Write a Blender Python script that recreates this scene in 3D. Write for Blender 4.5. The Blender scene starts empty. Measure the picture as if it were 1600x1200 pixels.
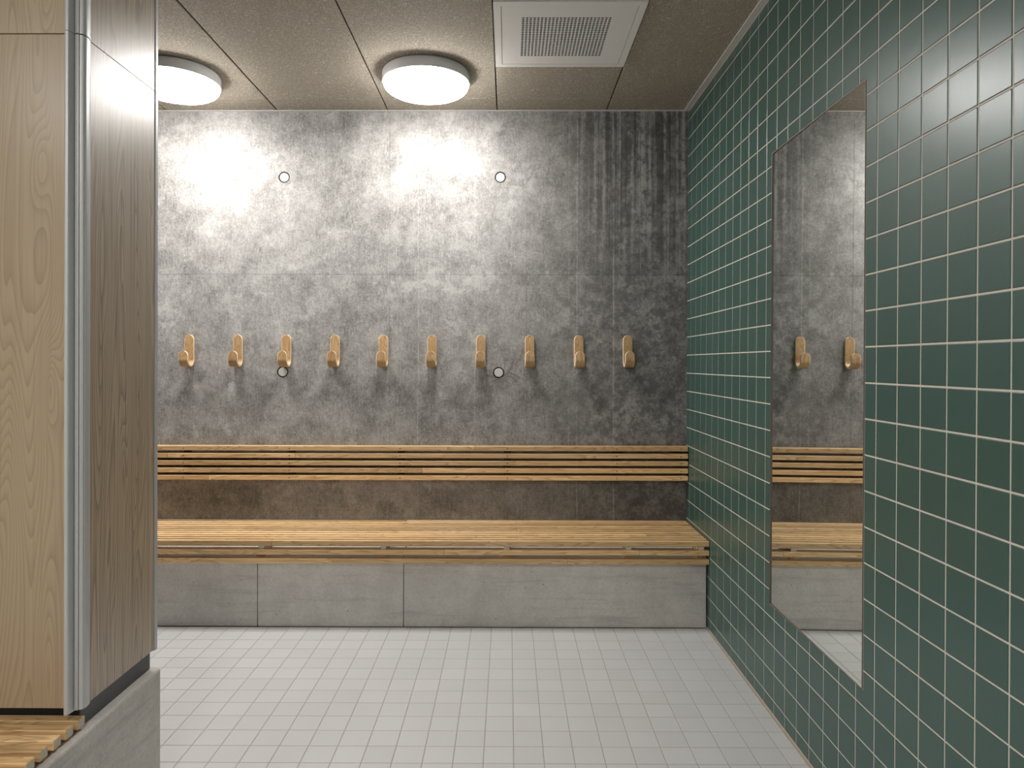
import bpy, bmesh, math, random
from mathutils import Matrix, Vector
rnd = random.Random(7)

# ------------------------------------------------------------------ camera, world, exposure
scene = bpy.context.scene
C = scene.collection
F_PX, CX, CY = 1080.0, 788.46, 567.72          # focal length and principal point for a 1600x1200 frame
YAW, ROLL = 0.005167, -0.0014574
H = 1.3097                                      # camera height over the floor
cam_data = bpy.data.cameras.new('camera')
cam_data.sensor_width = 36.0
cam_data.lens = F_PX * 36.0 / 1600.0
cam_data.shift_x = (800 - CX) / 1600.0
cam_data.shift_y = (CY - 600) / 1600.0
cam_data.clip_start = 0.02
cam = bpy.data.objects.new('camera', cam_data)
C.objects.link(cam)
Rc = Matrix.Rotation(YAW, 3, 'Z') @ Matrix.Rotation(ROLL, 3, 'Y')
rt, fw, up = Rc @ Vector((1, 0, 0)), Rc @ Vector((0, 1, 0)), Rc @ Vector((0, 0, 1))
M4 = Matrix((( rt.x, up.x, -fw.x, 0), (rt.y, up.y, -fw.y, 0), (rt.z, up.z, -fw.z, H), (0, 0, 0, 1)))
cam.matrix_world = M4
scene.camera = cam
world = bpy.data.worlds.new('world')
world.use_nodes = True
world.node_tree.nodes['Background'].inputs[0].default_value = (0.9, 0.95, 1, 1)
world.node_tree.nodes['Background'].inputs[1].default_value = 0.02
scene.world = world
vs = scene.view_settings
vs.view_transform = 'Standard'
vs.look = 'None'
vs.gamma = 1.0
vs.use_curve_mapping = False
vs.exposure = 0.66
scene.cycles.caustics_reflective = False
scene.cycles.sample_clamp_indirect = 4.0
LAMP_STRENGTH = 35.0
LAMP_COLOR = (1.0, 0.975, 0.945, 1)


def project(x, y, z):
    d = Vector((x, y, z - H))
    a, b, c = d.dot(rt), d.dot(fw), d.dot(up)
    if b < 0.05:
        return None
    return CX + F_PX * a / b, CY - F_PX * c / b


# ------------------------------------------------------------------ helpers
def finish(o, label=None, cat=None, group=None, kind=None):
    if label: o['label'] = label
    if cat: o['category'] = cat
    if group: o['group'] = group
    if kind: o['kind'] = kind
    return o


def mesh(name, verts, faces, mat, parent=None, smooth=False, loc=(0, 0, 0)):
    me = bpy.data.meshes.new(name)
    me.from_pydata([tuple(v) for v in verts], [], faces)
    if mat: me.materials.append(mat)
    if smooth: me.polygons.foreach_set('use_smooth', [True] * len(me.polygons))
    me.update()
    o = bpy.data.objects.new(name, me)
    o.location = loc
    C.objects.link(o)
    if parent: o.parent = parent
    return o


def inst(name, me, parent=None, loc=(0, 0, 0), rot=(0, 0, 0)):
    o = bpy.data.objects.new(name, me)
    o.location = loc
    o.rotation_euler = rot
    C.objects.link(o)
    if parent: o.parent = parent
    return o


def empty(name, loc=(0, 0, 0), rot=(0, 0, 0)):
    o = bpy.data.objects.new(name, None)
    o.empty_display_size = 0.1
    o.location = loc
    o.rotation_euler = rot
    C.objects.link(o)
    return o


def boxvf(x0, x1, y0, y1, z0, z1):
    v = [(x0, y0, z0), (x1, y0, z0), (x1, y1, z0), (x0, y1, z0), (x0, y0, z1), (x1, y0, z1), (x1, y1, z1), (x0, y1, z1)]
    f = [(0, 3, 2, 1), (4, 5, 6, 7), (0, 1, 5, 4), (1, 2, 6, 5), (2, 3, 7, 6), (3, 0, 4, 7)]
    return v, f


def box(name, x0, x1, y0, y1, z0, z1, mat, parent=None, bevel=0.0, seg=1, centre=True):
    """a box whose origin sits at its middle, optionally with rounded edges"""
    c = ((x0 + x1) / 2, (y0 + y1) / 2, (z0 + z1) / 2) if centre else (0, 0, 0)
    v, f = boxvf(x0 - c[0], x1 - c[0], y0 - c[1], y1 - c[1], z0 - c[2], z1 - c[2])
    o = mesh(name, v, f, mat, parent, loc=c)
    if bevel:
        bm = bmesh.new(); bm.from_mesh(o.data)
        bmesh.ops.bevel(bm, geom=bm.edges[:], offset=bevel, segments=seg, affect='EDGES', profile=0.5)
        bm.to_mesh(o.data); bm.free()
        if seg > 1:
            o.data.polygons.foreach_set('use_smooth', [True] * len(o.data.polygons))
    return o


def inset(poly, b):
    """inset a ccw polygon by b"""
    n = len(poly); out = []
    for i in range(n):
        p0, p1, p2 = poly[i - 1], poly[i], poly[(i + 1) % n]
        e1 = (p1[0] - p0[0], p1[1] - p0[1]); e2 = (p2[0] - p1[0], p2[1] - p1[1])
        l1 = math.hypot(*e1); l2 = math.hypot(*e2)
        n1 = (-e1[1] / l1, e1[0] / l1); n2 = (-e2[1] / l2, e2[0] / l2)
        k = 1 + n1[0] * n2[0] + n1[1] * n2[1]
        out.append((p1[0] + b * (n1[0] + n2[0]) / k, p1[1] + b * (n1[1] + n2[1]) / k))
    return out


def tile_geo(poly, t, b, mapf):
    """prism of thickness t below h = 0 with a two step rounded rim; mapf(u, v, h) -> xyz"""
    rings = [(poly, -t), (poly, -b), (inset(poly, b * 0.3), -b * 0.3), (inset(poly, b), 0.0)]
    n = len(poly); vv = []; ff = []
    for pl, h in rings:
        vv += [mapf(u, v, h) for u, v in pl]
    for r in range(len(rings) - 1):
        for i in range(n):
            a, c = r * n + i, r * n + (i + 1) % n
            ff.append((a, c, c + n, a + n))
    ff.append(tuple(range((len(rings) - 1) * n, len(rings) * n)))
    return vv, ff


def lathe(profile, n=64):
    """profile [(r, z)] turned about z"""
    vv, ff = [], []
    for r, z in profile:
        for i in range(n):
            a = 2 * math.pi * i / n
            vv.append((r * math.cos(a), r * math.sin(a), z))
    for k in range(len(profile) - 1):
        for i in range(n):
            j = (i + 1) % n
            ff.append((k * n + i, k * n + j, (k + 1) * n + j, (k + 1) * n + i))
    return vv, ff


# ------------------------------------------------------------------ materials
class NT:
    def __init__(self, name):
        self.m = bpy.data.materials.new(name)
        self.m.use_nodes = True
        self.t = self.m.node_tree
        self.b = self.t.nodes['Principled BSDF']

    def n(self, typ, **kw):
        nd = self.t.nodes.new(typ)
        for k, v in kw.items():
            if k in nd.inputs.keys() if isinstance(k, str) else False:
                nd.inputs[k].default_value = v
            else:
                setattr(nd, k, v)
        return nd

    def l(self, a, b):
        self.t.links.new(a, b)

    def coords(self, which='Object', scale=(1, 1, 1), rand=0.0, loc=(0, 0, 0)):
        tc = self.n('ShaderNodeTexCoord')
        mp = self.n('ShaderNodeMapping')
        mp.inputs['Scale'].default_value = scale
        mp.inputs['Location'].default_value = loc
        src = tc.outputs[which]
        if rand:
            oi = self.n('ShaderNodeObjectInfo')
            mu = self.math('MULTIPLY', oi.outputs['Random'], rand)
            cb = self.n('ShaderNodeCombineXYZ')
            self.l(mu, cb.inputs[0]); self.l(self.math('MULTIPLY', mu, 0.37), cb.inputs[1]); self.l(self.math('MULTIPLY', mu, 0.71), cb.inputs[2])
            va = self.n('ShaderNodeVectorMath', operation='ADD')
            self.l(src, va.inputs[0]); self.l(cb.outputs[0], va.inputs[1])
            src = va.outputs[0]
        self.l(src, mp.inputs['Vector'])
        return mp.outputs[0]

    def math(self, op, a, b=None, c=None, clamp=False):
        nd = self.n('ShaderNodeMath', operation=op)
        nd.use_clamp = clamp
        for i, x in enumerate((a, b, c)):
            if x is None: continue
            if isinstance(x, (int, float)): nd.inputs[i].default_value = x
            else: self.l(x, nd.inputs[i])
        return nd.outputs[0]

    def noise(self, vec, scale=1.0, detail=4.0, rough=0.5, dist=0.0):
        nd = self.n('ShaderNodeTexNoise')
        nd.inputs['Scale'].default_value = scale
        nd.inputs['Detail'].default_value = detail
        nd.inputs['Roughness'].default_value = rough
        nd.inputs['Distortion'].default_value = dist
        self.l(vec, nd.inputs['Vector'])
        return nd.outputs[0]

    def ramp(self, fac, stops):
        nd = self.n('ShaderNodeValToRGB')
        e = nd.color_ramp.elements
        while len(e) < len(stops): e.new(0.5)
        for k, (p, c) in enumerate(stops):
            e[k].position = p
            e[k].color = (c[0], c[1], c[2], 1) if not isinstance(c, (int, float)) else (c, c, c, 1)
        self.l(fac, nd.inputs[0])
        return nd.outputs[0]

    def mix(self, fac, a, b, mode='MIX'):
        nd = self.n('ShaderNodeMix', data_type='RGBA', blend_type=mode)
        for i, x in ((0, fac), (6, a), (7, b)):
            if isinstance(x, (int, float)): nd.inputs[i].default_value = x
            elif isinstance(x, tuple): nd.inputs[i].default_value = (x[0], x[1], x[2], 1)
            else: self.l(x, nd.inputs[i])
        return nd.outputs[2]

    def smooth(self, x, a, b):
        nd = self.n('ShaderNodeMapRange', interpolation_type='SMOOTHSTEP')
        nd.inputs[1].default_value = a; nd.inputs[2].default_value = b
        nd.inputs[3].default_value = 0; nd.inputs[4].default_value = 1
        self.l(x, nd.inputs[0])
        return nd.outputs[0]

    def bump(self, h, strength=0.3, dist=0.001):
        nd = self.n('ShaderNodeBump')
        nd.inputs['Strength'].default_value = strength
        nd.inputs['Distance'].default_value = dist
        self.l(h, nd.inputs['Height'])
        self.l(nd.outputs[0], self.b.inputs['Normal'])

    def set(self, **kw):
        for k, v in kw.items():
            k = {'color': 'Base Color', 'rough': 'Roughness', 'metal': 'Metallic', 'spec': 'Specular IOR Level', 'coat': 'Coat Weight', 'coatrough': 'Coat Roughness'}[k]
            if isinstance(v, tuple): v = (v[0], v[1], v[2], 1)
            if isinstance(v, (int, float)) or isinstance(v, tuple): self.b.inputs[k].default_value = v
            else: self.l(v, self.b.inputs[k])
        return self


def plain(name, color, rough=0.5, metal=0.0, var=0.06, scale=30):
    t = NT(name)
    v = t.noise(t.coords(), scale, 3)
    c = t.mix(v, tuple(x * (1 - var) for x in color), tuple(min(1, x * (1 + var)) for x in color))
    return t.set(color=c, rough=rough, metal=metal).m


def wood_mat(name, light, mid, dark, axis='x', across=26.0, along=1.3, rings=7.0, rand=37.0, rough=0.5, fibre=0.35, bump=0.15, tone=0.25, knots=(), lines=0.75):
    """contour line grain: lines of a noise field that is stretched along the board"""
    t = NT(name)
    s = {'x': (along, across, across), 'z': (across, across, along)}[axis]
    vec = t.coords('Object', s, rand)
    base = t.noise(vec, 1.0, 1.5, 0.45, 0.25)
    for kx, kz, kw, kh, ka in knots:                      # kx along the panel's width, in scene metres
        sp = t.n('ShaderNodeSeparateXYZ'); t.l(t.n('ShaderNodeNewGeometry').outputs['Position'], sp.inputs[0])
        wob = t.math('MULTIPLY', t.math('SUBTRACT', base, 0.5), kw * 1.5)
        a = t.math('DIVIDE', t.math('SUBTRACT', t.math('ADD', sp.outputs[0 if kx < 0 else 1], wob), kx), kw)
        b = t.math('DIVIDE', t.math('SUBTRACT', sp.outputs[2], kz), kh)
        q = t.math('ADD', t.math('MULTIPLY', a, a), t.math('MULTIPLY', b, b))
        base = t.math('ADD', base, t.math('MULTIPLY', t.math('DIVIDE', 1.0, t.math('ADD', 1.0, q)), ka))
    w = t.math('MULTIPLY', base, rings)
    fr = t.math('FRACT', w)
    line = t.math('POWER', fr, 2.6)                       # early to late wood, sharp edge
    edge = t.smooth(fr, 1.0, 0.93)
    line = t.math('MULTIPLY', line, edge)
    sf = {'x': (along * 3, across * 22, across * 22), 'z': (across * 22, across * 22, along * 3)}[axis]
    fib = t.noise(t.coords('Object', sf, rand), 1.0, 3, 0.6)
    broad = t.noise(t.coords('Object', tuple(x * 0.5 for x in s), rand, (3.1, 1.7, 5.2)), 1.0, 2)
    c = t.ramp(broad, [(0.35, mid), (0.68, light)])
    c = t.mix(t.math('MULTIPLY', line, lines), c, dark)
    f2 = t.math('MULTIPLY', t.smooth(fib, 0.48, 0.72), fibre)
    c = t.mix(f2, c, dark)
    oi = t.n('ShaderNodeObjectInfo')
    r = t.math('FRACT', t.math('MULTIPLY', oi.outputs['Random'], 17.3))
    k = t.math('ADD', t.math('MULTIPLY', r, tone), 1 - tone * 0.55)
    hs = t.n('ShaderNodeHueSaturation')
    t.l(c, hs.inputs['Color']); t.l(k, hs.inputs['Value'])
    hs.inputs['Saturation'].default_value = 1.0
    t.set(color=hs.outputs[0], rough=rough)
    t.bump(t.math('ADD', t.math('MULTIPLY', fib, 0.5), line), bump, 0.0006)
    return t.m


M = {}
M['slat'] = wood_mat('slat_ash', (0.86, 0.605, 0.32), (0.70, 0.455, 0.215), (0.33, 0.17, 0.06), 'x', 26, 2.2, 13, tone=0.46, fibre=0.45, rough=0.45)
M['hook'] = wood_mat('hook_ash', (0.60, 0.40, 0.21), (0.50, 0.315, 0.15), (0.24, 0.125, 0.05), 'z', 26, 6.0, 12, tone=0.2, rough=0.4)
M['edge_ply_lit'] = wood_mat('hook_edge_ash_lit', (0.92, 0.77, 0.54), (0.86, 0.70, 0.46), (0.72, 0.54, 0.33), 'z', 40, 9, 3, tone=0.08, rough=0.4)  # ply edges, colour paled further for the light they catch
M['endgrain'] = plain('end_grain', (0.62, 0.54, 0.42), 0.7, 0, 0.3, 260)
M['door'] = wood_mat('door_laminate', (0.475, 0.378, 0.262), (0.42, 0.323, 0.212), (0.25, 0.175, 0.10), 'z', 5.0, 0.42, 78, lines=0.55, rand=11.0, rough=0.32, fibre=0.25, bump=0.02, tone=0.0, knots=((-1.137, 1.79, 0.028, 0.13, 0.10), (-1.114, 1.255, 0.024, 0.12, 0.13), (-1.118, 0.50, 0.035, 0.30, 0.17), (-1.125, 2.25, 0.03, 0.22, 0.12)))
M['side'] = wood_mat('side_laminate', (0.58, 0.455, 0.325), (0.48, 0.365, 0.252), (0.17, 0.12, 0.078), 'z', 9.0, 0.7, 24, rand=23.0, rough=0.33, fibre=0.8, bump=0.03, tone=0.0, knots=((1.965, 1.31, 0.022, 0.16, 0.22), (1.86, 1.02, 0.015, 0.10, 0.14), (1.80, 0.62, 0.03, 0.14, 0.12)))
M['alu'] = plain('satin_aluminium', (0.57, 0.572, 0.57), 0.36, 0.25, 0.02)
M['side'].node_tree.nodes['Principled BSDF'].inputs['Specular IOR Level'].default_value = 1.0
M['side'].node_tree.nodes['Principled BSDF'].inputs['Coat Weight'].default_value = 0.25
M['side'].node_tree.nodes['Principled BSDF'].inputs['Coat Roughness'].default_value = 0.36
M['kick'] = plain('dark_steel_kick', (0.105, 0.105, 0.11), 0.42, 0.3, 0.05)
M['black'] = plain('black_void', (0.012, 0.012, 0.014), 0.7)
M['white_metal'] = plain('white_lacquer', (0.80, 0.785, 0.76), 0.45, 0, 0.02)
M['trim'] = plain('light_grey_trim', (0.66, 0.645, 0.62), 0.4, 0.1, 0.03)
M['lamp_body'] = plain('lamp_housing', (0.82, 0.82, 0.835), 0.45, 0, 0.02)
M['grout'] = plain('wall_grout', (0.60, 0.55, 0.485), 0.85, 0, 0.10, 60)
M['floor_grout'] = plain('floor_grout', (0.38, 0.35, 0.315), 0.85, 0, 0.16, 25)
M['filter'] = plain('vent_filter', (0.035, 0.045, 0.07), 0.8)
M['dark_wood'] = plain('dark_batten', (0.10, 0.065, 0.04), 0.7, 0, 0.2)
M['steel'] = plain('screw_steel', (0.14, 0.13, 0.13), 0.4, 0.8)
M['plug'] = plain('cement_plug', (0.60, 0.585, 0.55), 0.8, 0, 0.06, 80)
M['painted'] = plain('painted_plaster', (0.82, 0.81, 0.79), 0.7)
M['seal'] = plain('silicone_seal', (0.42, 0.36, 0.29), 0.6, 0, 0.08, 40)

t = NT('lamp_diffuser')
em = t.n('ShaderNodeEmission')
em.inputs[0].default_value = LAMP_COLOR
em.inputs[1].default_value = LAMP_STRENGTH
t.l(em.outputs[0], t.t.nodes['Material Output'].inputs['Surface'])
M['diffuser'] = t.m

t = NT('mirror_silver')
t.set(color=(0.90, 0.92, 0.90), rough=0.015, metal=1.0)
M['mirror'] = t.m
M['crease_pale'] = plain('crease_concrete', (0.36, 0.35, 0.335), 0.6, 0, 0.2, 60)
M['crease_dark'] = plain('crease_shade_ribbon', (0.045, 0.042, 0.038), 0.8, 0, 0.2, 60)
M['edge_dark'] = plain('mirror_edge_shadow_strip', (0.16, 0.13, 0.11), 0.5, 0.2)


def tile_mat(name, c0, c1, rough, rvar, bscale, bstr, haze=0.0):
    t = NT(name)
    g = t.n('ShaderNodeNewGeometry')
    oi = t.n('ShaderNodeObjectInfo')
    r = t.math('FRACT', t.math('ADD', t.math('MULTIPLY', g.outputs['Random Per Island'], 7.3), t.math('MULTIPLY', oi.outputs['Random'], 13.7)))
    tc = t.n('ShaderNodeTexCoord')
    gv = t.n('ShaderNodeNewGeometry').outputs['Position']
    n1 = t.noise(gv, 6, 5, 0.6)
    n2 = t.noise(gv, bscale, 3, 0.5)
    k = t.math('ADD', t.math('MULTIPLY', r, 0.6), t.math('MULTIPLY', n1, 0.5), clamp=True)
    t.set(color=t.mix(k, c0, c1), rough=t.math('ADD', t.math('MULTIPLY', n1, rvar), rough - rvar / 2))
    t.bump(n2, bstr, 0.001)
    return t


tg = tile_mat('green_glazed_tile', (0.036, 0.084, 0.070), (0.047, 0.101, 0.085), 0.305, 0.04, 14, 0.25)
tg.set(spec=0.55)
M['green'] = tg.m
tf = tile_mat('light_floor_tile', (0.545, 0.543, 0.543), (0.60, 0.598, 0.598), 0.42, 0.12, 30, 0.10)
M['floor_tile'] = tf.m

# wood wool cement board: curly strands from contour lines of noise fields
t = NT('wood_wool_board')
vec = t.n('ShaderNodeNewGeometry').outputs['Position']
strands = None
for k, (sc, off, w) in enumerate(((78, 0.0, 0.030), (98, 3.3, 0.028), (125, 7.9, 0.030), (88, 12.1, 0.028))):
    ad = t.n('ShaderNodeVectorMath', operation='ADD'); ad.inputs[1].default_value = (off, off * 1.7, off * 0.3)
    t.l(vec, ad.inputs[0])
    nz = t.noise(ad.outputs[0], sc, 0.0, 0.5, 1.2)
    d = t.math('ABSOLUTE', t.math('SUBTRACT', nz, 0.5))
    s = t.math('MULTIPLY', t.smooth(d, w * 1.6, 0.0), 1.0 - 0.12 * k)
    strands = s if strands is None else t.math('MAXIMUM', strands, s)
fine = t.noise(vec, 260, 3, 0.6)
broad = t.noise(vec, 4.0, 4, 0.6)
c = t.mix(strands, (0.36, 0.30, 0.22), (0.97, 0.90, 0.77))
c = t.mix(t.math('MULTIPLY', t.smooth(fine, 0.44, 0.60), 0.42), c, (0.80, 0.71, 0.575))
c = t.mix(t.math('MULTIPLY', t.smooth(broad, 0.45, 0.8), 0.22), c, (0.56, 0.475, 0.36))
dkn = t.noise(vec, 130, 4, 0.7)
c = t.mix(t.math('MULTIPLY', t.smooth(dkn, 0.47, 0.38), 0.6), c, (0.16, 0.125, 0.085))
t.set(color=c, rough=0.9)
t.bump(t.math('ADD', strands, t.math('MULTIPLY', fine, 0.4)), 0.9, 0.005)
M['woodwool'] = t.m
M['board_edge'] = plain('sawn_board_edge', (0.13, 0.095, 0.06), 0.9, 0, 0.2, 40)


def concrete(name, lo, hi, wall=False):
    t = NT(name)
    vec = t.n('ShaderNodeNewGeometry').outputs['Position']
    mp = t.n('ShaderNodeMapping'); t.l(vec, mp.inputs[0])
    v0 = mp.outputs[0]
    n1 = t.noise(v0, 1.6, 6, 0.62, 0.3)
    n2 = t.noise(v0, 9.0, 7, 0.68)
    n3 = t.noise(v0, 95.0, 5, 0.72)
    f = t.math('ADD', t.math('MULTIPLY', n1, 0.34), t.math('MULTIPLY', n2, 0.34))
    f = t.math('ADD', f, t.math('MULTIPLY', n3, 0.32))
    mid = tuple((a + b) / 2 for a, b in zip(lo, hi))
    c = t.ramp(f, [(0.41, lo), (0.50, mid), (0.59, hi)])
    if not wall:
        # horizontal casting marks and pin holes
        mh = t.n('ShaderNodeMapping'); mh.inputs['Scale'].default_value = (2.5, 2.5, 30)
        t.l(vec, mh.inputs[0])
        hn = t.noise(mh.outputs[0], 1.0, 5, 0.6, 0.6)
        c = t.mix(t.math('MULTIPLY', t.smooth(hn, 0.52, 0.72), 0.35), c, tuple(x * 0.62 for x in lo))
        vo = t.n('ShaderNodeTexVoronoi'); vo.inputs['Scale'].default_value = 34
        t.l(vec, vo.inputs['Vector'])
        sep = t.n('ShaderNodeSeparateColor'); t.l(vo.outputs['Color'], sep.inputs[0])
        rad = t.math('MULTIPLY', t.smooth(sep.outputs[0], 0.50, 1.0), 0.10)
        hole = t.math('LESS_THAN', vo.outputs['Distance'], rad)
        fs = t.noise(v0, 160.0, 4, 0.7)
        c = t.mix(t.math('MULTIPLY', t.smooth(fs, 0.44, 0.36), 0.30), c, tuple(x * 0.5 for x in lo))
        c = t.mix(t.math('MULTIPLY', hole, 0.8), c, (0.04, 0.036, 0.033))
        t.set(color=c, rough=t.math('ADD', t.math('MULTIPLY', n2, 0.2), 0.5))
        t.bump(t.math('SUBTRACT', f, t.math('MULTIPLY', hole, 1.0)), 0.35, 0.003)
        return t.m
    sx = t.n('ShaderNodeSeparateXYZ'); t.l(vec, sx.inputs[0])
    X, Z = sx.outputs[0], sx.outputs[2]
    # fine vertical weave left by the formwork
    mw = t.n('ShaderNodeMapping'); mw.inputs['Scale'].default_value = (190, 190, 28)
    t.l(vec, mw.inputs[0])
    wv = t.noise(mw.outputs[0], 1.0, 3, 0.7)
    c = t.mix(t.math('MULTIPLY', t.smooth(wv, 0.50, 0.72), 0.33), c, tuple(min(1, x * 1.5) for x in hi))
    c = t.mix(t.math('MULTIPLY', t.smooth(wv, 0.47, 0.28), 0.22), c, tuple(x * 0.5 for x in lo))
    # pale lime blotches with crisp crumbly edges
    b1 = t.noise(v0, 5.0, 9, 0.78, 0.2)
    bl = t.math('MULTIPLY', t.smooth(b1, 0.535, 0.60), t.smooth(n1, 0.40, 0.58))
    c = t.mix(t.math('MULTIPLY', bl, 0.42), c, tuple(min(1, x * 1.45) for x in hi))
    # crumbly fine grain: pale crumbs and dark specks
    s1 = t.noise(v0, 42.0, 8, 0.8)
    c = t.mix(t.math('MULTIPLY', t.smooth(s1, 0.55, 0.62), 0.26), c, tuple(min(1, x * 1.5) for x in hi))
    c = t.mix(t.math('MULTIPLY', t.smooth(s1, 0.45, 0.38), 0.26), c, tuple(x * 0.42 for x in lo))
    s2 = t.noise(v0, 210.0, 4, 0.75)
    c = t.mix(t.math('MULTIPLY', t.smooth(s2, 0.56, 0.64), t.math('ADD', t.math('MULTIPLY', t.smooth(n2, 0.42, 0.6), 0.30), 0.05)), c, tuple(min(1, x * 1.5) for x in hi))
    c = t.mix(t.math('MULTIPLY', t.smooth(s2, 0.44, 0.35), 0.38), c, tuple(x * 0.35 for x in lo))
    # damp dark right hand end, mottled
    edge = t.math('ADD', X, t.math('MULTIPLY', t.math('SUBTRACT', n1, 0.5), 0.9))
    damp = t.smooth(edge, -0.15, 0.75)
    mot = t.noise(v0, 22.0, 6, 0.7)
    dm = t.math('MULTIPLY', damp, t.math('ADD', t.math('MULTIPLY', t.smooth(mot, 0.62, 0.40), 0.45), 0.35))
    c = t.mix(dm, c, (0.075, 0.071, 0.067))
    # vertical drip streaks near the ceiling, pale and dark
    ms = t.n('ShaderNodeMapping'); ms.inputs['Scale'].default_value = (36, 36, 0.8)
    t.l(vec, ms.inputs[0])
    st = t.noise(ms.outputs[0], 1.0, 3, 0.6, 0.15)
    brk = t.noise(v0, 28.0, 5, 0.7)
    up = t.smooth(Z, 1.45, 2.5)
    right = t.smooth(X, 0.22, 0.62)
    pale = t.math('MULTIPLY', t.smooth(st, 0.535, 0.60), t.math('MULTIPLY', up, right))
    pale = t.math('MULTIPLY', pale, t.smooth(brk, 0.36, 0.56))
    dk = t.math('MULTIPLY', t.smooth(st, 0.50, 0.40), t.math('MULTIPLY', up, right))
    c = t.mix(t.math('MULTIPLY', dk, 0.62), c, (0.058, 0.054, 0.050))
    c = t.mix(t.math('MULTIPLY', pale, 0.65), c, (0.42, 0.41, 0.385))
    # single vertical seams and lime lines
    wob = t.math('MULTIPLY', t.math('SUBTRACT', t.noise(v0, 3.0, 3, 0.6), 0.5), 0.03)
    brk2 = t.noise(v0, 11.0, 4, 0.7)
    for x0, w, a, wb in ((-0.502, 0.0035, 0.75, 1), (-0.62, 0.0035, 0.35, 1), (-0.436, 0.0028, 0.35, 0.4), (-0.186, 0.0045, 0.45, 0.3), (0.10, 0.0022, 0.4, 0), (0.382, 0.0045, 0.5, 0.3), (0.335, 0.004, 0.25, 0.5), (0.585, 0.006, 0.5, 0.4)):
        d = t.math('ABSOLUTE', t.math('SUBTRACT', t.math('ADD', X, t.math('MULTIPLY', wob, wb)), x0))
        ln = t.math('MULTIPLY', t.smooth(d, w, w * 0.25), t.smooth(brk2, 0.30, 0.62))
        c = t.mix(t.math('MULTIPLY', ln, a), c, (0.46, 0.445, 0.42))
    # whitish belt right of the main pour joint
    belt = t.math('MULTIPLY', t.smooth(t.math('ABSOLUTE', t.math('SUBTRACT', X, -0.60)), 0.10, 0.03), t.smooth(n2, 0.38, 0.62))
    c = t.mix(t.math('MULTIPLY', belt, 0.30), c, (0.42, 0.41, 0.39))
    # pits on the right half
    vo = t.n('ShaderNodeTexVoronoi'); vo.inputs['Scale'].default_value = 75
    t.l(vec, vo.inputs['Vector'])
    pit = t.math('MULTIPLY', t.math('LESS_THAN', vo.outputs['Distance'], 0.20), t.math('MULTIPLY', damp, t.smooth(n2, 0.45, 0.6)))
    c = t.mix(t.math('MULTIPLY', pit, 0.45), c, (0.03, 0.028, 0.026))
    rg = t.math('ADD', t.math('MULTIPLY', n2, 0.22), 0.36)
    rg = t.math('ADD', rg, t.math('MULTIPLY', bl, 0.06))
    t.set(color=c, rough=rg, spec=0.2)
    t.bump(t.math('ADD', t.math('MULTIPLY', wv, 0.35), f), 0.22, 0.0018)
    return t.m


M['wall_concrete'] = concrete('cast_concrete_wall', (0.175, 0.169, 0.160), (0.42, 0.408, 0.392), wall=True)
M['plinth'] = concrete('cast_concrete_plinth', (0.50, 0.475, 0.44), (0.66, 0.632, 0.592))

# ------------------------------------------------------------------ room measures (metres)
XR, LEAN = 0.9917, 0.00498      # right wall plane at camera height and its slight lean
YB = 3.845                      # back wall
ZC = 2.7153                     # ceiling
XL, YF = -3.3, -2.6             # left wall, wall behind the camera

# ------------------------------------------------------------------ back wall with form tie holes and pour joints
ties = [(-1.250, 2.345), (-0.045, 2.345), (-1.257, 1.260), (-0.053, 1.258)]
HR = 0.0315


def wall_back():
    vx, vz, gx, gz = set([XL, XR + 0.03]), set([-0.01, ZC + 0.03]), [-0.66, 0.102], [1.803]
    for x in gx: vx |= {x - 0.0012, x, x + 0.0012}
    for z in gz: vz |= {z - 0.0012, z, z + 0.0012}
    cells = []
    for x, z in ((-1.2535, 1.80), (-0.049, 1.80)):
        pass
    sq = 0.045
    cols = [(-1.2535 - sq, -1.2535 + sq), (-0.049 - sq, -0.049 + sq)]
    rows = [(1.259 - sq, 1.259 + sq), (2.345 - sq, 2.345 + sq)]
    for a, b in cols: vx |= {a, b}
    for a, b in rows: vz |= {a, b}
    vx, vz = sorted(vx), sorted(vz)
    vv, ff = [], []
    idx = {}

    def V(x, z, y=YB):
        k = (round(x, 5), round(z, 5), round(y, 5))
        if k not in idx:
            idx[k] = len(vv); vv.append((x, y, z))
        return idx[k]

    def dep(x, z):
        return YB + (0.0016 if (x in gx or z in gz) else 0)
    for i in range(len(vx) - 1):
        for j in range(len(vz) - 1):
            x0, x1, z0, z1 = vx[i], vx[i + 1], vz[j], vz[j + 1]
            hit = None
            for (tx, tz) in ties:
                if x0 < tx < x1 and z0 < tz < z1: hit = (tx, tz)
            if not hit:
                ff.append((V(x0, z0, dep(x0, z0)), V(x1, z0, dep(x1, z0)), V(x1, z1, dep(x1, z1)), V(x0, z1, dep(x0, z1))))
                continue
            n = 32
            cx, cz = hit
            corner = [V(x0, z0), V(x1, z0), V(x1, z1), V(x0, z1)]
            ring, ring2 = [], []
            for k in range(n):
                a = -3 * math.pi / 4 + 2 * math.pi * k / n
                x, z = cx + HR * math.cos(a), cz + HR * math.sin(a)
                ring.append(V(x, z)); ring2.append(V(x, z, YB + 0.012))
            q = n // 4
            for s in range(4):
                f = [corner[s], corner[(s + 1) % 4]] + [ring[(s * q + k) % n] for k in range(q, -1, -1)]
                ff.append(tuple(f))
            for k in range(n):
                ff.append((ring[k], ring[(k + 1) % n], ring2[(k + 1) % n], ring2[k]))
            ff.append(tuple(ring2))
    return vv, ff


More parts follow.
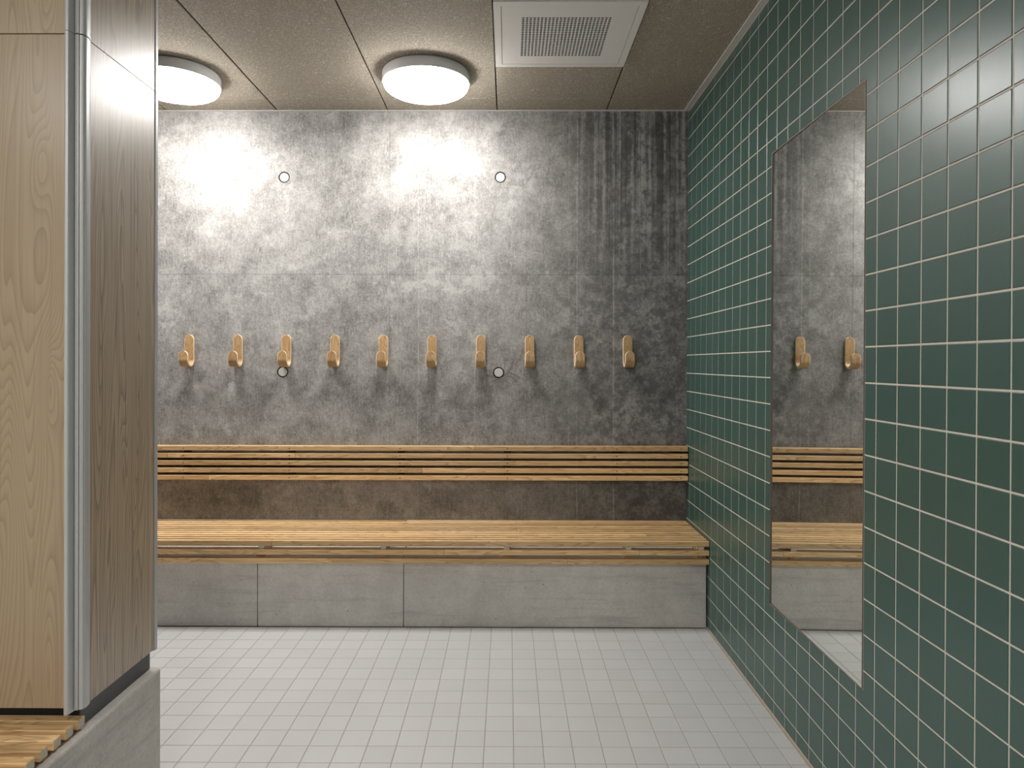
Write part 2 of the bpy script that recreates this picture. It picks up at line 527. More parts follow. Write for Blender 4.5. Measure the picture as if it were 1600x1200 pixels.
v, f = wall_back()
wb = mesh('wall_back', v, f, M['wall_concrete'])
finish(wb, 'raw grey cast concrete wall behind the bench', kind='structure')
n = 40
for tx, tz in ties:
    vv = [(0, -0.0, 0)]
    v, f = lathe([(0.0001, 0.0105), (0.0225, 0.0105), (0.0245, 0.0095), (0.025, 0.0)], n)
    vv = [(x, -z, y) for x, y, z in v]
    o = mesh('tie_hole_plug', vv, [tuple(reversed(q)) for q in f], M['plug'], wb, loc=(tx, YB + 0.0118, tz))
    v, f = lathe([(0.0253, 0.0), (0.0313, 0.0)], n)
    mesh('tie_hole_shade', [(x, -z, y) for x, y, z in v], [tuple(reversed(q)) for q in f], M['black'], wb, loc=(tx, YB + 0.0112, tz))  # black ring painting the shade in the gap round the plug

# shallow creases round the lower right plug
creases = [[(872, 95), (868, 180), (840, 290), (800, 400), (760, 490), (700, 570), (640, 625)], [(1048, 80), (1010, 160), (960, 270), (900, 370), (860, 430)],
           [(330, 530), (370, 590), (430, 640)], [(240, 632), (330, 640), (430, 655), (480, 680)], [(370, 762), (430, 755), (470, 728), (600, 735), (720, 708)],
           [(520, 690), (600, 670), (650, 640), (720, 625), (800, 660), (880, 745)], [(740, 590), (840, 600), (920, 650), (980, 690)], [(635, 230), (648, 350), (650, 460)],
           [(300, 650), (380, 672), (460, 690), (540, 700), (610, 690)]]
vv, ff = [], []
for ln in creases:
    pts = [((740 + a / 13.333 - 794.04) / 1080 * YB, H + (567.72 - (540 + b / 13.333)) / 1080 * YB) for a, b in ln]
    pts = [(x, z + 0.0008) for x, z in pts]
    b0 = len(vv)
    for k, (x, z) in enumerate(pts):
        p, q = pts[max(k - 1, 0)], pts[min(k + 1, len(pts) - 1)]
        dx, dz = q[0] - p[0], q[1] - p[1]; L = math.hypot(dx, dz)
        nx, nz = -dz / L, dx / L
        r = 0.0021 if 0 < k < len(pts) - 1 else 0.0005
        vv += [(x + nx * r, YB + 0.0003, z + nz * r), (x, YB - r * 0.9, z), (x - nx * r, YB + 0.0003, z - nz * r)]
        if k:
            a = b0 + 3 * (k - 1)
            ff += [(a, a + 1, a + 4, a + 3), (a + 1, a + 2, a + 5, a + 4)]
mesh('surface_crease', vv, ff, M['crease_pale'], wb)
# dark flush ribbon: painted shade along the upper side of each crease
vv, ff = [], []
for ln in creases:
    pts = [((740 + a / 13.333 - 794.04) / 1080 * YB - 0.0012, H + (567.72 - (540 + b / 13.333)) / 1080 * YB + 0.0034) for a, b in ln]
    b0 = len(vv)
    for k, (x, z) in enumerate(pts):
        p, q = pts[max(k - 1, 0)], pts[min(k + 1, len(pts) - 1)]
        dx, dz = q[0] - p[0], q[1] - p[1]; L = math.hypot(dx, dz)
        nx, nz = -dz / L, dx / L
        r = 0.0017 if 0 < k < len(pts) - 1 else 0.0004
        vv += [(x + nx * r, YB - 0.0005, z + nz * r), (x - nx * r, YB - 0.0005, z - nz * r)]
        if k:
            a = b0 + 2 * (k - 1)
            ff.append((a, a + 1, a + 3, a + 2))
mesh('crease_shade', vv, ff, M['crease_dark'], wb)

# ------------------------------------------------------------------ other walls
wl = box('wall_left', XL - 0.1, XL, YF, YB, 0, ZC, M['painted']); finish(wl, 'pale wall beyond the lockers', kind='structure')
wf = box('wall_front', XL, XR + 0.1, YF - 0.1, YF, 0, ZC, M['painted']); finish(wf, 'pale wall behind the viewpoint', kind='structure')

# ------------------------------------------------------------------ right wall: grout bed, tiles, mirror opening
TH = 0.006
wr = empty('wall_right', (XR, 0, H), (0, LEAN, 0))
finish(wr, 'wall of square green glazed tiles in pale grout', kind='structure')
MY0, MY1, MZ0, MZ1 = 1.931, 2.613, 0.4055 - H, 2.1015 - H     # mirror opening, z relative to the eye
vv, ff = [], []
for xa, ya, yb, za, zb in ((0.0013, YF, MY0, -H - 0.01, ZC - H + 0.03), (0.0013, MY1, YB + 0.02, -H - 0.01, ZC - H + 0.03), (0.0013, MY0, MY1, -H - 0.01, MZ0), (0.0013, MY0, MY1, MZ1, ZC - H + 0.03), (0.007, MY0, MY1, MZ0, MZ1)):
    v, f = boxvf(xa, 0.09, ya, yb, za, zb)
    b0 = len(vv); vv += v; ff += [tuple(q + b0 for q in x) for x in f]
gb = mesh('grout_bed', vv, ff, M['grout'], wr)
JG = 0.0037
seal = 0.004


def wmap(u, v, h):
    return (-h, u, v)


ztop, zbot = ZC - H - 0.008, -H + 0.006
tiles = []     # (polygon in u = y, v = z, area on screen)
full = None
Yg, Zg = 3.7690, 1.3472
ks = range(-1, 66)
for k in ks:
    y1, y0 = Yg - 0.1 * k, Yg - 0.1 * (k + 1)
    y1, y0 = min(y1, YB - 0.001), max(y0, YF)
    if y1 - y0 < 0.01: continue
    for r in range(-1, 28):
        z1, z0 = Zg - 0.1 * r, Zg - 0.1 * (r + 1)
        z1, z0 = min(z1, ztop), max(z0, zbot)
        if z1 - z0 < 0.008: continue
        u0, u1, w0, w1 = y0 + JG / 2, y1 - JG / 2, z0 + JG / 2, z1 - JG / 2
        a0, a1, c0, c1 = MY0 - seal, MY1 + seal, MZ0 - seal, MZ1 + seal
        iu = u0 < a1 and u1 > a0; iv = w0 < c1 and w1 > c0
        if not (iu and iv):
            poly = [(u0, w0), (u1, w0), (u1, w1), (u0, w1)]
        else:
            lu, ru, lw, rw = u0 < a0, u1 > a1, w0 < c0, w1 > c1
            if not (lu or ru or lw or rw): continue
            if lu and not (lw or rw): poly = [(u0, w0), (a0, w0), (a0, w1), (u0, w1)]
            elif ru and not (lw or rw): poly = [(a1, w0), (u1, w0), (u1, w1), (a1, w1)]
            elif lw and not (lu or ru): poly = [(u0, w0), (u1, w0), (u1, c0), (u0, c0)]
            elif rw and not (lu or ru): poly = [(u0, c1), (u1, c1), (u1, w1), (u0, w1)]
            elif lu and lw: poly = [(u0, w0), (u1, w0), (u1, c0), (a0, c0), (a0, w1), (u0, w1)]
            elif ru and lw: poly = [(u0, w0), (u1, w0), (u1, w1), (a1, w1), (a1, c0), (u0, c0)]
            elif lu and rw: poly = [(u0, w0), (a0, w0), (a0, c1), (u1, c1), (u1, w1), (u0, w1)]
            else: poly = [(a1, w0), (u1, w0), (u1, w1), (u0, w1), (u0, c1), (a1, c1)]
        area = 0
        pr = [project(XR + LEAN * v, u, v + H) for u, v in poly]
        if all(pr):
            cxp = [min(1600, max(0, p[0])) for p in pr]; cyp = [min(1200, max(0, p[1])) for p in pr]
            area = (max(cxp) - min(cxp)) * (max(cyp) - min(cyp)) * (1 if (pr[0][0] < 1600) else .9)
            if min(p[0] for p in pr) >= 1600 or max(p[1] for p in pr) <= 0 or min(p[1] for p in pr) >= 1200: area = 0
        tiles.append([poly, area])
tiles.sort(key=lambda q: -q[1])
shared = {}
sv, sf = [], []
for i, (poly, area) in enumerate(tiles):
    cu = (min(p[0] for p in poly) + max(p[0] for p in poly)) / 2
    cv = (min(p[1] for p in poly) + max(p[1] for p in poly)) / 2
    loc = [(p[0] - cu, p[1] - cv) for p in poly]
    ta, tb = rnd.uniform(-0.0012, 0.0012), rnd.uniform(-0.0012, 0.0012)
    if i < 300 and area > 0:
        key = tuple((round(a, 4), round(b, 4)) for a, b in loc)
        if key not in shared:
            v, f = tile_geo(loc, TH, 0.0020, wmap)
            me = bpy.data.meshes.new('tile'); me.from_pydata(v, [], f); me.materials.append(M['green']); shared[key] = me
        inst('tile', shared[key], wr, (0, cu, cv), (0, ta, tb))
    else:
        v, f = tile_geo(loc, TH, 0.0020, wmap)
        b0 = len(sv)
        sv += [(x + y * tb + z * ta, y + cu, z + cv) for x, y, z in v]
        sf += [tuple(q + b0 for q in ff_) for ff_ in f]
o = mesh('tile_field', sv, sf, M['green'], wr)
finish(o, kind='stuff')

mir = empty('wall_mirror', (XR, (MY0 + MY1) / 2, H), (0, LEAN, 0))
finish(mir, 'tall narrow frameless mirror set flush into the green tiled wall', 'mirror')
hw = (MY1 - MY0) / 2
v, f = boxvf(0, 0.003, -hw + 0.0008, hw - 0.0008, MZ0 + 0.0008, MZ1 - 0.0008)
v = [(x + 0.0010 + 0.0058 * y, y, z) for x, y, z in v]          # the glass sits slightly skew in its recess
mesh('glass', v, f, M['mirror'], mir)
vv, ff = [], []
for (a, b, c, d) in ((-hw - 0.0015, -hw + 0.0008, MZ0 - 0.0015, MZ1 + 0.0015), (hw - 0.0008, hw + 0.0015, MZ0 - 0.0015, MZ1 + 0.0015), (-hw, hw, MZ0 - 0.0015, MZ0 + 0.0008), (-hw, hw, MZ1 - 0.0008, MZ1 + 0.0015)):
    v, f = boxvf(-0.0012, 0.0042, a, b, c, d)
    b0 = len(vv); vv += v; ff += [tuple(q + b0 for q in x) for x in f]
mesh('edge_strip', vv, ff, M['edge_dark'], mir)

# ------------------------------------------------------------------ floor
FM, FX0, FY0 = 0.10022, 0.02058, 3.26419
fl = box('floor', XL, XR + 0.02, YF, YB, -0.08, -0.0012, M['floor_grout'])
finish(fl, 'floor of small square light grey tiles', kind='structure')
YP = 3.4256
ftiles = []
FG = 0.0030
for i in range(-34, 11):
    for j in range(-2, 60):
        x0, x1 = FX0 + FM * i, FX0 + FM * (i + 1)
        y1, y0 = FY0 - FM * j, FY0 - FM * (j + 1)
        x0, x1 = max(x0, XL), min(x1, XR - 0.0085)
        y0, y1 = max(y0, YF), min(y1, YP - 0.004)
        if x1 - x0 < 0.012 or y1 - y0 < 0.01: continue
        x0 += FG / 2; x1 -= FG / 2; y0 += FG / 2; y1 -= FG / 2
        pr = [project(x, y, 0) for x, y in ((x0, y0), (x1, y0), (x1, y1), (x0, y1))]
        area = 0
        if all(pr):
            xs = [min(1600, max(245, p[0])) for p in pr]; ys = [min(1200, max(0, p[1])) for p in pr]
            area = (max(xs) - min(xs)) * (max(ys) - min(ys))
            if max(p[0] for p in pr) < 249 or min(p[1] for p in pr) >= 1200: area = 0
        ftiles.append((x0, x1, y0, y1, area))
ftiles.sort(key=lambda q: -q[4])
fz = fl.location.z
fshared = {}
sv, sf = [], []
for i, (x0, x1, y0, y1, area) in enumerate(ftiles):
    cx, cy, w, h = (x0 + x1) / 2, (y0 + y1) / 2, (x1 - x0) / 2, (y1 - y0) / 2
    key = (round(w, 4), round(h, 4))
    if key not in fshared:
        v, f = tile_geo([(-w, -h), (w, -h), (w, h), (-w, h)], 0.006, 0.0010, lambda a, b, c: (a, b, c))
        me = bpy.data.meshes.new('tile'); me.from_pydata(v, [], f); me.materials.append(M['floor_tile']); fshared[key] = (me, v, f)
    me, v, f = fshared[key]
    ta, tb = rnd.uniform(-0.001, 0.001), rnd.uniform(-0.001, 0.001)
    if i < 300 and area > 0:
        inst('tile', me, fl, (cx - fl.location.x, cy - fl.location.y, -fz), (ta, tb, 0))
    else:
        b0 = len(sv)
        sv += [(x + cx - fl.location.x, y + cy - fl.location.y, z - fz + x * tb + y * ta) for x, y, z in v]
        sf += [tuple(q + b0 for q in ff_) for ff_ in f]
finish(mesh('tile_field', sv, sf, M['floor_tile'], fl), kind='stuff')
s1 = box('trim_1', XR - 0.0145, XR - 0.006, YF, YP, -0.003, 0.0035, M['seal']); finish(s1, 'sealant bead along the foot of the green wall', kind='structure')

# ------------------------------------------------------------------ ceiling boards
ce = box('ceiling', XL, XR + 0.1, YF, YB + 0.05, ZC + 0.03, ZC + 0.12, M['black'])
finish(ce, 'ceiling of beige wood wool boards', kind='structure')
colx = [XL, -2.52, -1.904, -1.2875, -0.672, -0.063, 0.5435, XR - 0.004]
rowy = [YF, -1.135, 0.065, 1.265, 2.465, 3.6665, YB - 0.002]
VX0, VX1, VY0, VY1 = -0.0625, 0.5435, 2.6755, 3.2665


def board(x0, x1, y0, y1):
    g = 0.0027
    o = box('ceiling_board', x0 + g, x1 - g, y0 + g, y1 - g, ZC, ZC + 0.028, M['woodwool'], None, bevel=0.0025)
    o.data.materials.append(M['board_edge'])
    for p in o.data.polygons:
        if abs(p.normal.z) < 0.3: p.material_index = 1
    o.parent = ce
    o.location = (o.location.x - ce.location.x, o.location.y - ce.location.y, o.location.z - ce.location.z)


for i in range(len(colx) - 1):
    for j in range(len(rowy) - 1):
        x0, x1, y0, y1 = colx[i], colx[i + 1], rowy[j], rowy[j + 1]
        if i == 5 and j == 4:
            board(x0, x1, y0, VY0); board(x0, x1, VY1, y1)
        else:
            board(x0, x1, y0, y1)
tr = box('trim_2', XL, XR, YB - 0.014, YB - 0.0005, ZC - 0.005, ZC - 0.0005, M['trim'], bevel=0.001); finish(tr, 'pale edge strip between ceiling and concrete wall', kind='structure')
tr = box('trim_3', XR - 0.021, XR + 0.006, YF, YB - 0.015, ZC - 0.006, ZC - 0.0005, M['trim'], bevel=0.001); finish(tr, 'pale edge strip between ceiling and green tiles', kind='structure')

# ------------------------------------------------------------------ ventilation panel
ve = empty('ventilation_panel', ((VX0 + VX1) / 2, (VY0 + VY1) / 2, ZC))
finish(ve, 'square white ceiling ventilation panel with a perforated centre', 'vent')
W2, D2 = (VX1 - VX0) / 2 - 0.0015, (VY1 - VY0) / 2 - 0.0015
fwid = 0.030
zf = -0.006


def framevf(W, D, w, z0, z1):
    o = [(-W, -D), (W, -D), (W, D), (-W, D)]
    i_ = [(-W + w, -D + w), (W - w, -D + w), (W - w, D - w), (-W + w, D - w)]
    vv = [(x, y, z0) for x, y in o] + [(x, y, z0) for x, y in i_] + [(x, y, z1) for x, y in o] + [(x, y, z1) for x, y in i_]
    ff = []
    for k in range(4):
        m = (k + 1) % 4
        ff += [(k, k + 4, m + 4, m), (k + 8, m + 8, m + 12, k + 12), (k, m, m + 8, k + 8), (k + 4, k + 12, m + 12, m + 4)]
    return vv, ff


v, f = framevf(W2, D2, fwid, zf, 0.01)
mesh('frame', v, f, M['white_metal'], ve)
# the hinged plate, perforated field with real holes
pw, pd = W2 - fwid - 0.0022, D2 - fwid - 0.0022
hx0, hx1, hy0, hy1 = 0.052, 0.420, 2.797, 3.1515
NX, NY = 24, 23
ox, oy = ve.location.x, ve.location.y
px_, py_ = (hx1 - hx0) / NX, (hy1 - hy0) / NY
vv, ff, idx = [], [], {}


def PV(x, y, z=0):
    k = (round(x, 5), round(y, 5), round(z, 5))
    if k not in idx:
        idx[k] = len(vv); vv.append((x, y, z))
    return idx[k]


zp = zf + 0.0008
gx = [hx0 - ox + px_ * i for i in range(NX + 1)]
gy = [hy0 - oy + py_ * j for j in range(NY + 1)]
for i in range(NX):
    for j in range(NY):
        x0, x1, y0, y1 = gx[i], gx[i + 1], gy[j], gy[j + 1]
        cx, cy, r = (x0 + x1) / 2, (y0 + y1) / 2, px_ * 0.39
        cor = [PV(x0, y0, zp), PV(x1, y0, zp), PV(x1, y1, zp), PV(x0, y1, zp)]
        nn = 12
        ring = [PV(cx + r * math.cos(-3 * math.pi / 4 + 2 * math.pi * k / nn), cy + r * math.sin(-3 * math.pi / 4 + 2 * math.pi * k / nn), zp) for k in range(nn)]
        rin = [PV(vv[q][0], vv[q][1], zp + 0.0015) for q in ring]
        for s in range(4):
            ff.append(tuple([cor[(s + 1) % 4], cor[s]] + [ring[(s * 3 + k) % nn] for k in range(0, 4)]))
        for k in range(nn):
            ff.append((ring[k], ring[(k + 1) % nn], rin[(k + 1) % nn], rin[k]))
bord = [(-pw, -pd), (pw, -pd), (pw, pd), (-pw, pd)]
fld = [(gx[0], gy[0]), (gx[-1], gy[0]), (gx[-1], gy[-1]), (gx[0], gy[-1])]
edge = [[(x, gy[0]) for x in gx], [(gx[-1], y) for y in gy], [(x, gy[-1]) for x in reversed(gx)], [(gx[0], y) for y in reversed(gy)]]
for s in range(4):
    a, b = bord[s], bord[(s + 1) % 4]
    ff.append(tuple([PV(b[0], b[1], zp), PV(a[0], a[1], zp)] + [PV(x, y, zp) for x, y in edge[s]]))
    ff.append((PV(a[0], a[1], zp), PV(b[0], b[1], zp), PV(b[0], b[1], 0.004), PV(a[0], a[1], 0.004)))
mesh('perforated_plate', vv, ff, M['white_metal'], ve)
v, f = boxvf(-pw + 0.01, pw - 0.01, -pd + 0.01, pd - 0.01, 0.010, 0.014)
mesh('filter', v, f, M['filter'], ve)
v, f = framevf(W2 - 0.02, D2 - 0.02, 0.02, 0.003, 0.012)
mesh('gap_shade', v, f, M['black'], ve)  # black frame painting the shadow line between frame and plate


# ------------------------------------------------------------------ ceiling lamps
def lamp(x, y, label, proto=None):
    o = empty('ceiling_lamp', (x, y, ZC))
    finish(o, label, 'lamp', 'round ceiling lamps')
    if proto:
        for ch in proto.children:
            c = ch.copy(); C.objects.link(c); c.parent = o
        return o
    v, f = lathe([(0.16, -0.0005), (0.1935, -0.0005), (0.2075, -0.004), (0.2105, -0.010), (0.2105, -0.052), (0.2085, -0.0535), (0.204, -0.0535)], 96)
    mesh('housing', v, [tuple(reversed(q)) for q in f], M['lamp_body'], o, smooth=True)
    v, f = lathe([(0.2045, -0.050), (0.2055, -0.055), (0.203, -0.066), (0.196, -0.076), (0.184, -0.084), (0.168, -0.0895), (0.12, -0.0950), (0.0005, -0.0965)], 56)
    mesh('diffuser', v, [tuple(reversed(q)) for q in f], M['diffuser'], o, smooth=True)
    return o


L1 = lamp(-0.399, 3.347, 'round white ceiling lamp shining beside the ventilation panel')
lamp(-1.621, 3.347, 'round white ceiling lamp half hidden behind the wooden locker', L1)
for x, y, lb in ((-2.84, 3.347, 'round ceiling lamp in the far left corner, hidden by the locker'),
                 (-0.399, -0.35, 'round ceiling lamp behind the viewpoint, mid room'), (-2.21, -0.35, 'round ceiling lamp over the near bench, out of frame'),
                 (-0.399, -1.85, 'round ceiling lamp by the rear wall, out of frame')):
    lamp(x, y, lb, L1)

# ------------------------------------------------------------------ coat hooks
def hook_geo():
    W, T, Rr = 0.052, 0.0125, 0.0425
    top, bot, tip = 0.178, 0.0, 0.088           # heights above the lowest point of the bend
    # centreline path in (d = distance from wall, z)
    r = Rr - T / 2
    path = []
    z = top
    N1, N2, N3 = 16, 18, 8
    zc = Rr
    for i in range(N1 + 1):
        s = i / N1
        e = 1 - (1 - s) ** 1.0
        path.append((T / 2, top - (top - zc) * (s ** 1.5), 'a'))
    for i in range(1, N2 + 1):
        a = math.pi + math.pi * i / N2
        path.append((Rr + r * math.cos(a), zc + r * math.sin(a), 'b'))
    for i in range(1, N3 + 1):
        s = 1 - (1 - i / N3) ** 1.5
        path.append((T / 2 + 2 * r, zc + (tip - zc) * s, 'c'))
    hw = W / 2
    tot = [0]
    for k in range(1, len(path)):
        tot.append(tot[-1] + math.hypot(path[k][0] - path[k - 1][0], path[k][1] - path[k - 1][1]))
    L = tot[-1]
    vv, ff, mats = [], [], []
    b = 0.0022
    for k, (d, z, _) in enumerate(path):
        p, q = path[max(k - 1, 0)], path[min(k + 1, len(path) - 1)]
        td, tz = q[0] - p[0], q[1] - p[1]; l = math.hypot(td, tz); td /= l; tz /= l
        nd, nz = -tz, td                        # points away from the wall on the plate
        e = min(tot[k], L - tot[k])
        w = hw if e >= hw else math.sqrt(max(0.0, hw * hw - (hw - e) ** 2))
        w = max(w, 0.004)
        for (sx, sn) in ((-1, -0.5 + 0.18), (-1 + b / w, -0.5), (1 - b / w, -0.5), (1, -0.5 + 0.18), (1, 0.5 - 0.18), (1 - b / w, 0.5), (-1 + b / w, 0.5), (-1, 0.5 - 0.18)):
            vv.append((sx * w, -(d + nd * sn * T), z + nz * sn * T))
        if k:
            a = 8 * (k - 1)
            for m in range(8):
                m2 = (m + 1) % 8
                ff.append((a + m, a + m2, a + 8 + m2, a + 8 + m))
                mats.append(0 if m in (1, 5) else 1)
    ff.append(tuple(range(7, -1, -1))); mats.append(1)
    ff.append(tuple(range(len(vv) - 8, len(vv)))); mats.append(1)
    return vv, ff, mats


hv, hf, hm = hook_geo()
hook_me = bpy.data.meshes.new('coat_hook')
hook_me.from_pydata(hv, [], hf)
hook_me.materials.append(M['hook']); hook_me.materials.append(M['edge_ply_lit'])
hook_me.polygons.foreach_set('material_index', hm)
bm = bmesh.new(); bm.from_mesh(hook_me); bmesh.ops.recalc_face_normals(bm, faces=bm.faces[:]); bm.to_mesh(hook_me); bm.free()
where = ['leftmost of the row, nearest the locker', 'second from the left', 'third from left, right above a round plug', 'fourth from the left', 'fifth from left, beside the wall joint',
         'sixth from the left', 'just left of the cracked round plug', 'just right of the cracked round plug', 'second from the right end', 'rightmost of the row, nearest the green tiles']
hpx = [294.2, 370.4, 446.5, 522.7, 598.8, 675, 751.4, 827.6, 904.3, 980.8]
for k, px in enumerate(hpx):
    X = (px - CX) / F_PX * (YB - 0.0125) - YAW * YB
    o = inst('coat_hook', hook_me, None, (X, YB, 1.288))
    finish(o, 'bent ash coat hook, ' + where[k], 'coat hook', 'bent wood coat hooks in a row')


# ------------------------------------------------------------------ slatted things
def slat_run(parent, x0, x1, joints, y0, y1, z0, z1, first_world=None, bevel=0.0016):
    xs = [x0] + sorted(joints) + [x1]
    out = []
    for a, b in zip(xs[:-1], xs[1:]):
        o = box('slat', a + 0.0003, b - 0.0003, y0, y1, z0, z1, M['slat'], None, bevel=bevel)
        o.data.materials.append(M['endgrain'])
        for p in o.data.polygons:
            if abs(p.normal.x) > 0.9: p.material_index = 1
        o.parent = parent
        o.location = (o.location.x - parent.location.x, o.location.y - parent.location.y, o.location.z - parent.location.z)
        out.append((a, b, o))
    return out


def pbox(name, parent, x0, x1, y0, y1, z0, z1, mat, bevel=0.0):
    o = box(name, x0, x1, y0, y1, z0, z1, mat, None, bevel=bevel)
    o.parent = parent
    o.location = (o.location.x - parent.location.x, o.location.y - parent.location.y, o.location.z - parent.location.z)
    return o


def X_at(px, Y):
    return (px - CX) / F_PX * Y - YAW * Y


XEND = XR - 0.006
# backrest
BY0, BY1 = 3.785, 3.8365
br = empty('slatted_backrest', (-1.1, YB, 0.66))
finish(br, 'backrest of five ash slats fixed to the concrete wall above the bench', 'backrest')
screwx = [X_at(p, BY0) for p in (285.3, 451.5, 625, 793, 964, 1064)]
screwx = [screwx[0] - 0.59, screwx[0] - 1.18] + screwx
jts = [[742], [461], [805], [660], [325]]
sv_, sf_ = lathe([(0.0001, 0.0006), (0.003, 0.0006), (0.0036, -0.0002)], 10)
screw_me = bpy.data.meshes.new('screw')
screw_me.from_pydata([(x, -z, y) for x, y, z in sv_], [], sf_); screw_me.materials.append(M['steel'])
for r in range(5):
    z1 = 0.8545 - 0.0402 * r
    z0 = z1 - 0.0255
    js = [X_at(p, BY0) for p in jts[r]] + [-2.2 + 0.11 * ((r * 3) % 5)]
    for a, b, o in slat_run(br, XL + 0.02, XEND, js, BY0, BY1, z0, z1):
        for sx in screwx:
            if a < sx < b:
                inst('screw', screw_me, o, (sx - (a + b) / 2, -(BY1 - BY0) / 2 - 0.0001, 0))
for sx in screwx:
    pbox('batten', br, sx - 0.02, sx + 0.02, BY1 + 0.0005, YB - 0.0005, 0.668, 0.85, M['dark_wood'])

# bench
SY0 = 3.3845
be = empty('slatted_bench', (-1.1, 3.6, 0.32))
finish(be, 'long ash slatted bench along the concrete wall under the backrest', 'bench')
ZT = 0.4385
pit = (YB - 0.002 - 0.0262 - SY0) / 10
top_j = {0: [424], 10: [636], 1: [808], 2: [560, 745], 3: [1010], 4: [622], 5: [808, 380], 6: [930], 7: [440], 8: [630], 9: [806]}
for r in range(11):
    y0 = SY0 + pit * r
    ym = y0 if r == 0 else y0 + 0.01
    js = [X_at(p, ym) for p in top_j[r]] + [-2.0 - 0.07 * ((r * 4) % 9)]
    slat_run(be, XL + 0.02, XEND, js, y0, y0 + 0.0262, ZT - 0.0245, ZT)
for r, js in ((1, [695, 1000]), (2, [887, 520])):
    z1 = ZT - 0.0436 * r
    slat_run(be, XL + 0.02, XEND, [X_at(p, SY0) for p in js] + [-2.3 + 0.3 * r], SY0, SY0 + 0.0295, z1 - 0.0255, z1)
for xc in (-2.41, -1.81, -1.212, -0.612, -0.006, 0.592, 0.948):
    b = pbox('bearer', be, xc - 0.014, xc + 0.014, SY0 + 0.008, YB - 0.003, 0.3775, ZT - 0.0247, M['slat'], 0.001)
    b.data.materials.append(M['endgrain'])
    for p in b.data.polygons:
        if p.normal.y < -0.9: p.material_index = 1
    pbox('bracket', be, xc - 0.018, xc + 0.010, SY0 + 0.030, YP - 0.0005, 0.330, 0.3765, M['slat'], 0.001)
pbox('support_rail', be, XL + 0.02, 0.93, SY0 + 0.0005, SY0 + 0.012, ZT - 0.0268, ZT - 0.0247, M['alu'])

pl = empty('bench_plinth', (-1.1, 3.6, 0))
finish(pl, 'low smooth concrete plinth under the long slatted bench', 'plinth')
pj = [XL + 0.005, -2.3, X_at(402, YP), X_at(631, YP), XR - 0.008]
for a, b in zip(pj[:-1], pj[1:]):
    pbox('concrete_block', pl, a + 0.0014, b - 0.0014, YP, YB - 0.001, 0.0015, 0.3765, M['plinth'], 0.003)

# ------------------------------------------------------------------ near locker on its plinth with its own bench
XS = -1.0405       # side face
kb = empty('locker_plinth', (-2.1, 1.6, 0))
finish(kb, 'concrete plinth with rounded edge carrying the wooden locker', 'plinth')
o = box('plinth_body', XL + 0.01, -1.027, 1.16, 2.044, 0.001, 0.4085, M['plinth'], None)
bm = bmesh.new(); bm.from_mesh(o.data)
eds = [e for e in bm.edges if all(v.co.z > 0 for v in e.verts) or (abs(e.verts[0].co.x - e.verts[1].co.x) < 1e-6 and abs(e.verts[0].co.y - e.verts[1].co.y) < 1e-6)]
bmesh.ops.bevel(bm, geom=eds, offset=0.009, segments=4, affect='EDGES', profile=0.5)
bm.to_mesh(o.data); bm.free()
o.data.polygons.foreach_set('use_smooth', [False] * len(o.data.polygons))
o.parent = kb; o.location = (o.location.x + 2.1, o.location.y - 1.6, o.location.z)

nb = empty('near_slatted_bench', (-2.1, 1.5, 0.41))
nb.name = 'slatted_bench'
finish(nb, 'near ash slatted bench in front of the locker, cut off at the lower left', 'bench')
r = 0
y1 = 1.7005
while y1 > 1.20:
    slat_run(nb, -3.2, -1.0435 + (0.001 if r == 0 else rnd.uniform(-0.001, 0.001)), [-2.3 + 0.13 * (r % 4)], y1 - 0.028, y1, 0.4165, 0.440)
    y1 -= 0.0448; r += 1
for xc in (-1.075, -1.9, -2.7):
    pbox('bearer', nb, xc - 0.014, xc + 0.014, 1.22, 1.70, 0.409, 0.4163, M['slat'])

lk = empty('locker', (-1.6, 1.86, 0.41))
finish(lk, 'tall wood laminate locker with aluminium corner profile at the left', 'locker')
LZ0, LJ, LZ1 = 0.4665, 2.1085, ZC - 0.012
YD = 1.6725         # door face
YE = 2.0250         # rear end of side panel
gap = 0.0012
for (za, zb, nm) in ((LZ0, LJ - gap, 'side_panel'), (LJ + gap, LZ1, 'side_panel')):
    pbox(nm, lk, XS - 0.018, XS, 1.7135, YE, za, zb, M['side'])
pbox('carcass', lk, -3.2, XS - 0.019, 1.694, YE - 0.004, LZ0 + 0.002, LZ1 - 0.001, M['black'])
# doors and upper fronts
dx = [-1.0695, -1.392, -1.715, -2.038, -2.361, -2.684, -3.007]
for k in range(6):
    d = pbox('door', lk, dx[k + 1] + 0.0015, dx[k] - 0.0005, YD, YD + 0.018, LZ0 + 0.004, LJ - gap, M['door'], 0.0006)
    pbox('upper_front', lk, dx[k + 1] + 0.0015, dx[k] - 0.0005, YD, YD + 0.018, LJ + gap, LZ1, M['door'], 0.0006)
# corner profile, drawn in plan (x, y); bead, groove, flat, rounded corner
def arc(cx, cy, r, a0, a1, n):
    return [(cx + r * math.cos(math.radians(a0 + (a1 - a0) * i / n)), cy + r * math.sin(math.radians(a0 + (a1 - a0) * i / n))) for i in range(n + 1)]


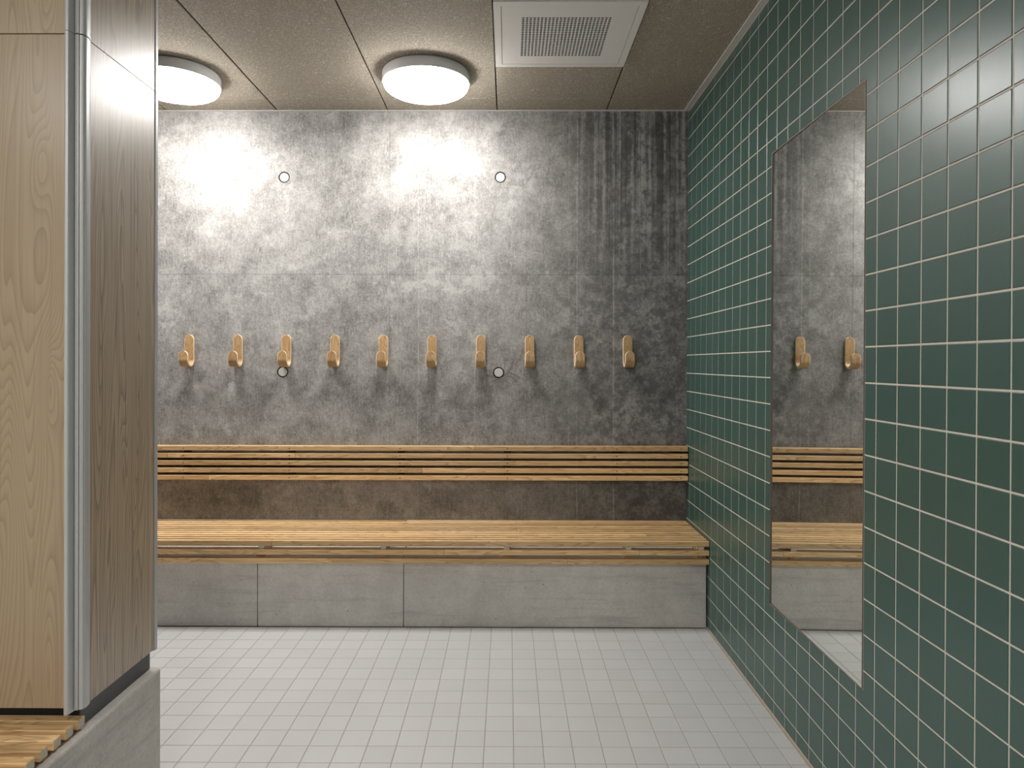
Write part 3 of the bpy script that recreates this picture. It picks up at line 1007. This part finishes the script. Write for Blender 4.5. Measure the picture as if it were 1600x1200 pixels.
def extrude_plan(name, pts, z0, z1, mat, parent, smooth=True):
    n = len(pts)
    ox, oy, oz = parent.location
    vv = [(x - ox, y - oy, z0 - oz) for x, y in pts] + [(x - ox, y - oy, z1 - oz) for x, y in pts]
    ff = [(i, (i + 1) % n, (i + 1) % n + n, i + n) for i in range(n)] + [tuple(range(n - 1, -1, -1)), tuple(range(n, 2 * n))]
    o = mesh(name, vv, ff, mat, parent)
    bm = bmesh.new(); bm.from_mesh(o.data); bmesh.ops.recalc_face_normals(bm, faces=bm.faces[:]); bm.to_mesh(o.data); bm.free()
    if smooth:
        for e in o.data.polygons: e.use_smooth = True
        o.data.set_sharp_from_angle(angle=math.radians(28))
    return o


grip = [(-1.0692, 1.693), (-1.0692, 1.661)] + arc(-1.0627, 1.6605, 0.0065, 180, 350, 12) + [(-1.0558, 1.667), (-1.0545, 1.676), (-1.0545, 1.693)]
corner = [(-1.0528, 1.712), (-1.0528, 1.6738), (-1.0450, 1.6745), (-1.0446, 1.6790), (-1.0436, 1.6790), (-1.0432, 1.6765)] + [(-1.0392, 1.6785), (-1.0366, 1.6805)] + arc(-1.0400, 1.6880, 0.0060, -60, 0, 6)[1:] + [(-1.0345, 1.700), (-1.0385, 1.7125), (-1.0405, 1.7125)]
for za, zb in ((LZ0 - 0.0035, LJ - gap * .5), (LJ + gap * .5, LZ1)):
    extrude_plan('grip_profile', grip, za, zb, M['alu'], lk)
    extrude_plan('corner_profile', corner, za + 0.002, zb, M['alu'], lk)
    extrude_plan('rear_profile', [(XS - 0.02, YE + 0.002), (XS + 0.0003, YE + 0.002), (XS + 0.0003, YE + 0.0045), (XS + 0.0025, YE + 0.0045), (XS + 0.0025, YE + 0.0165), (XS - 0.02, YE + 0.0165)], za, zb, M['alu'], lk, False)
pbox('kick_plate', lk, -1.0585, -1.0545, 1.702, YE + 0.006, 0.4095, LZ0 + 0.0015, M['kick'])
pbox('toe_shade', lk, -3.2, -1.059, 1.7035, YE, 0.4095, LZ0 + 0.0015, M['black'])  # black box standing in for the shade under the locker
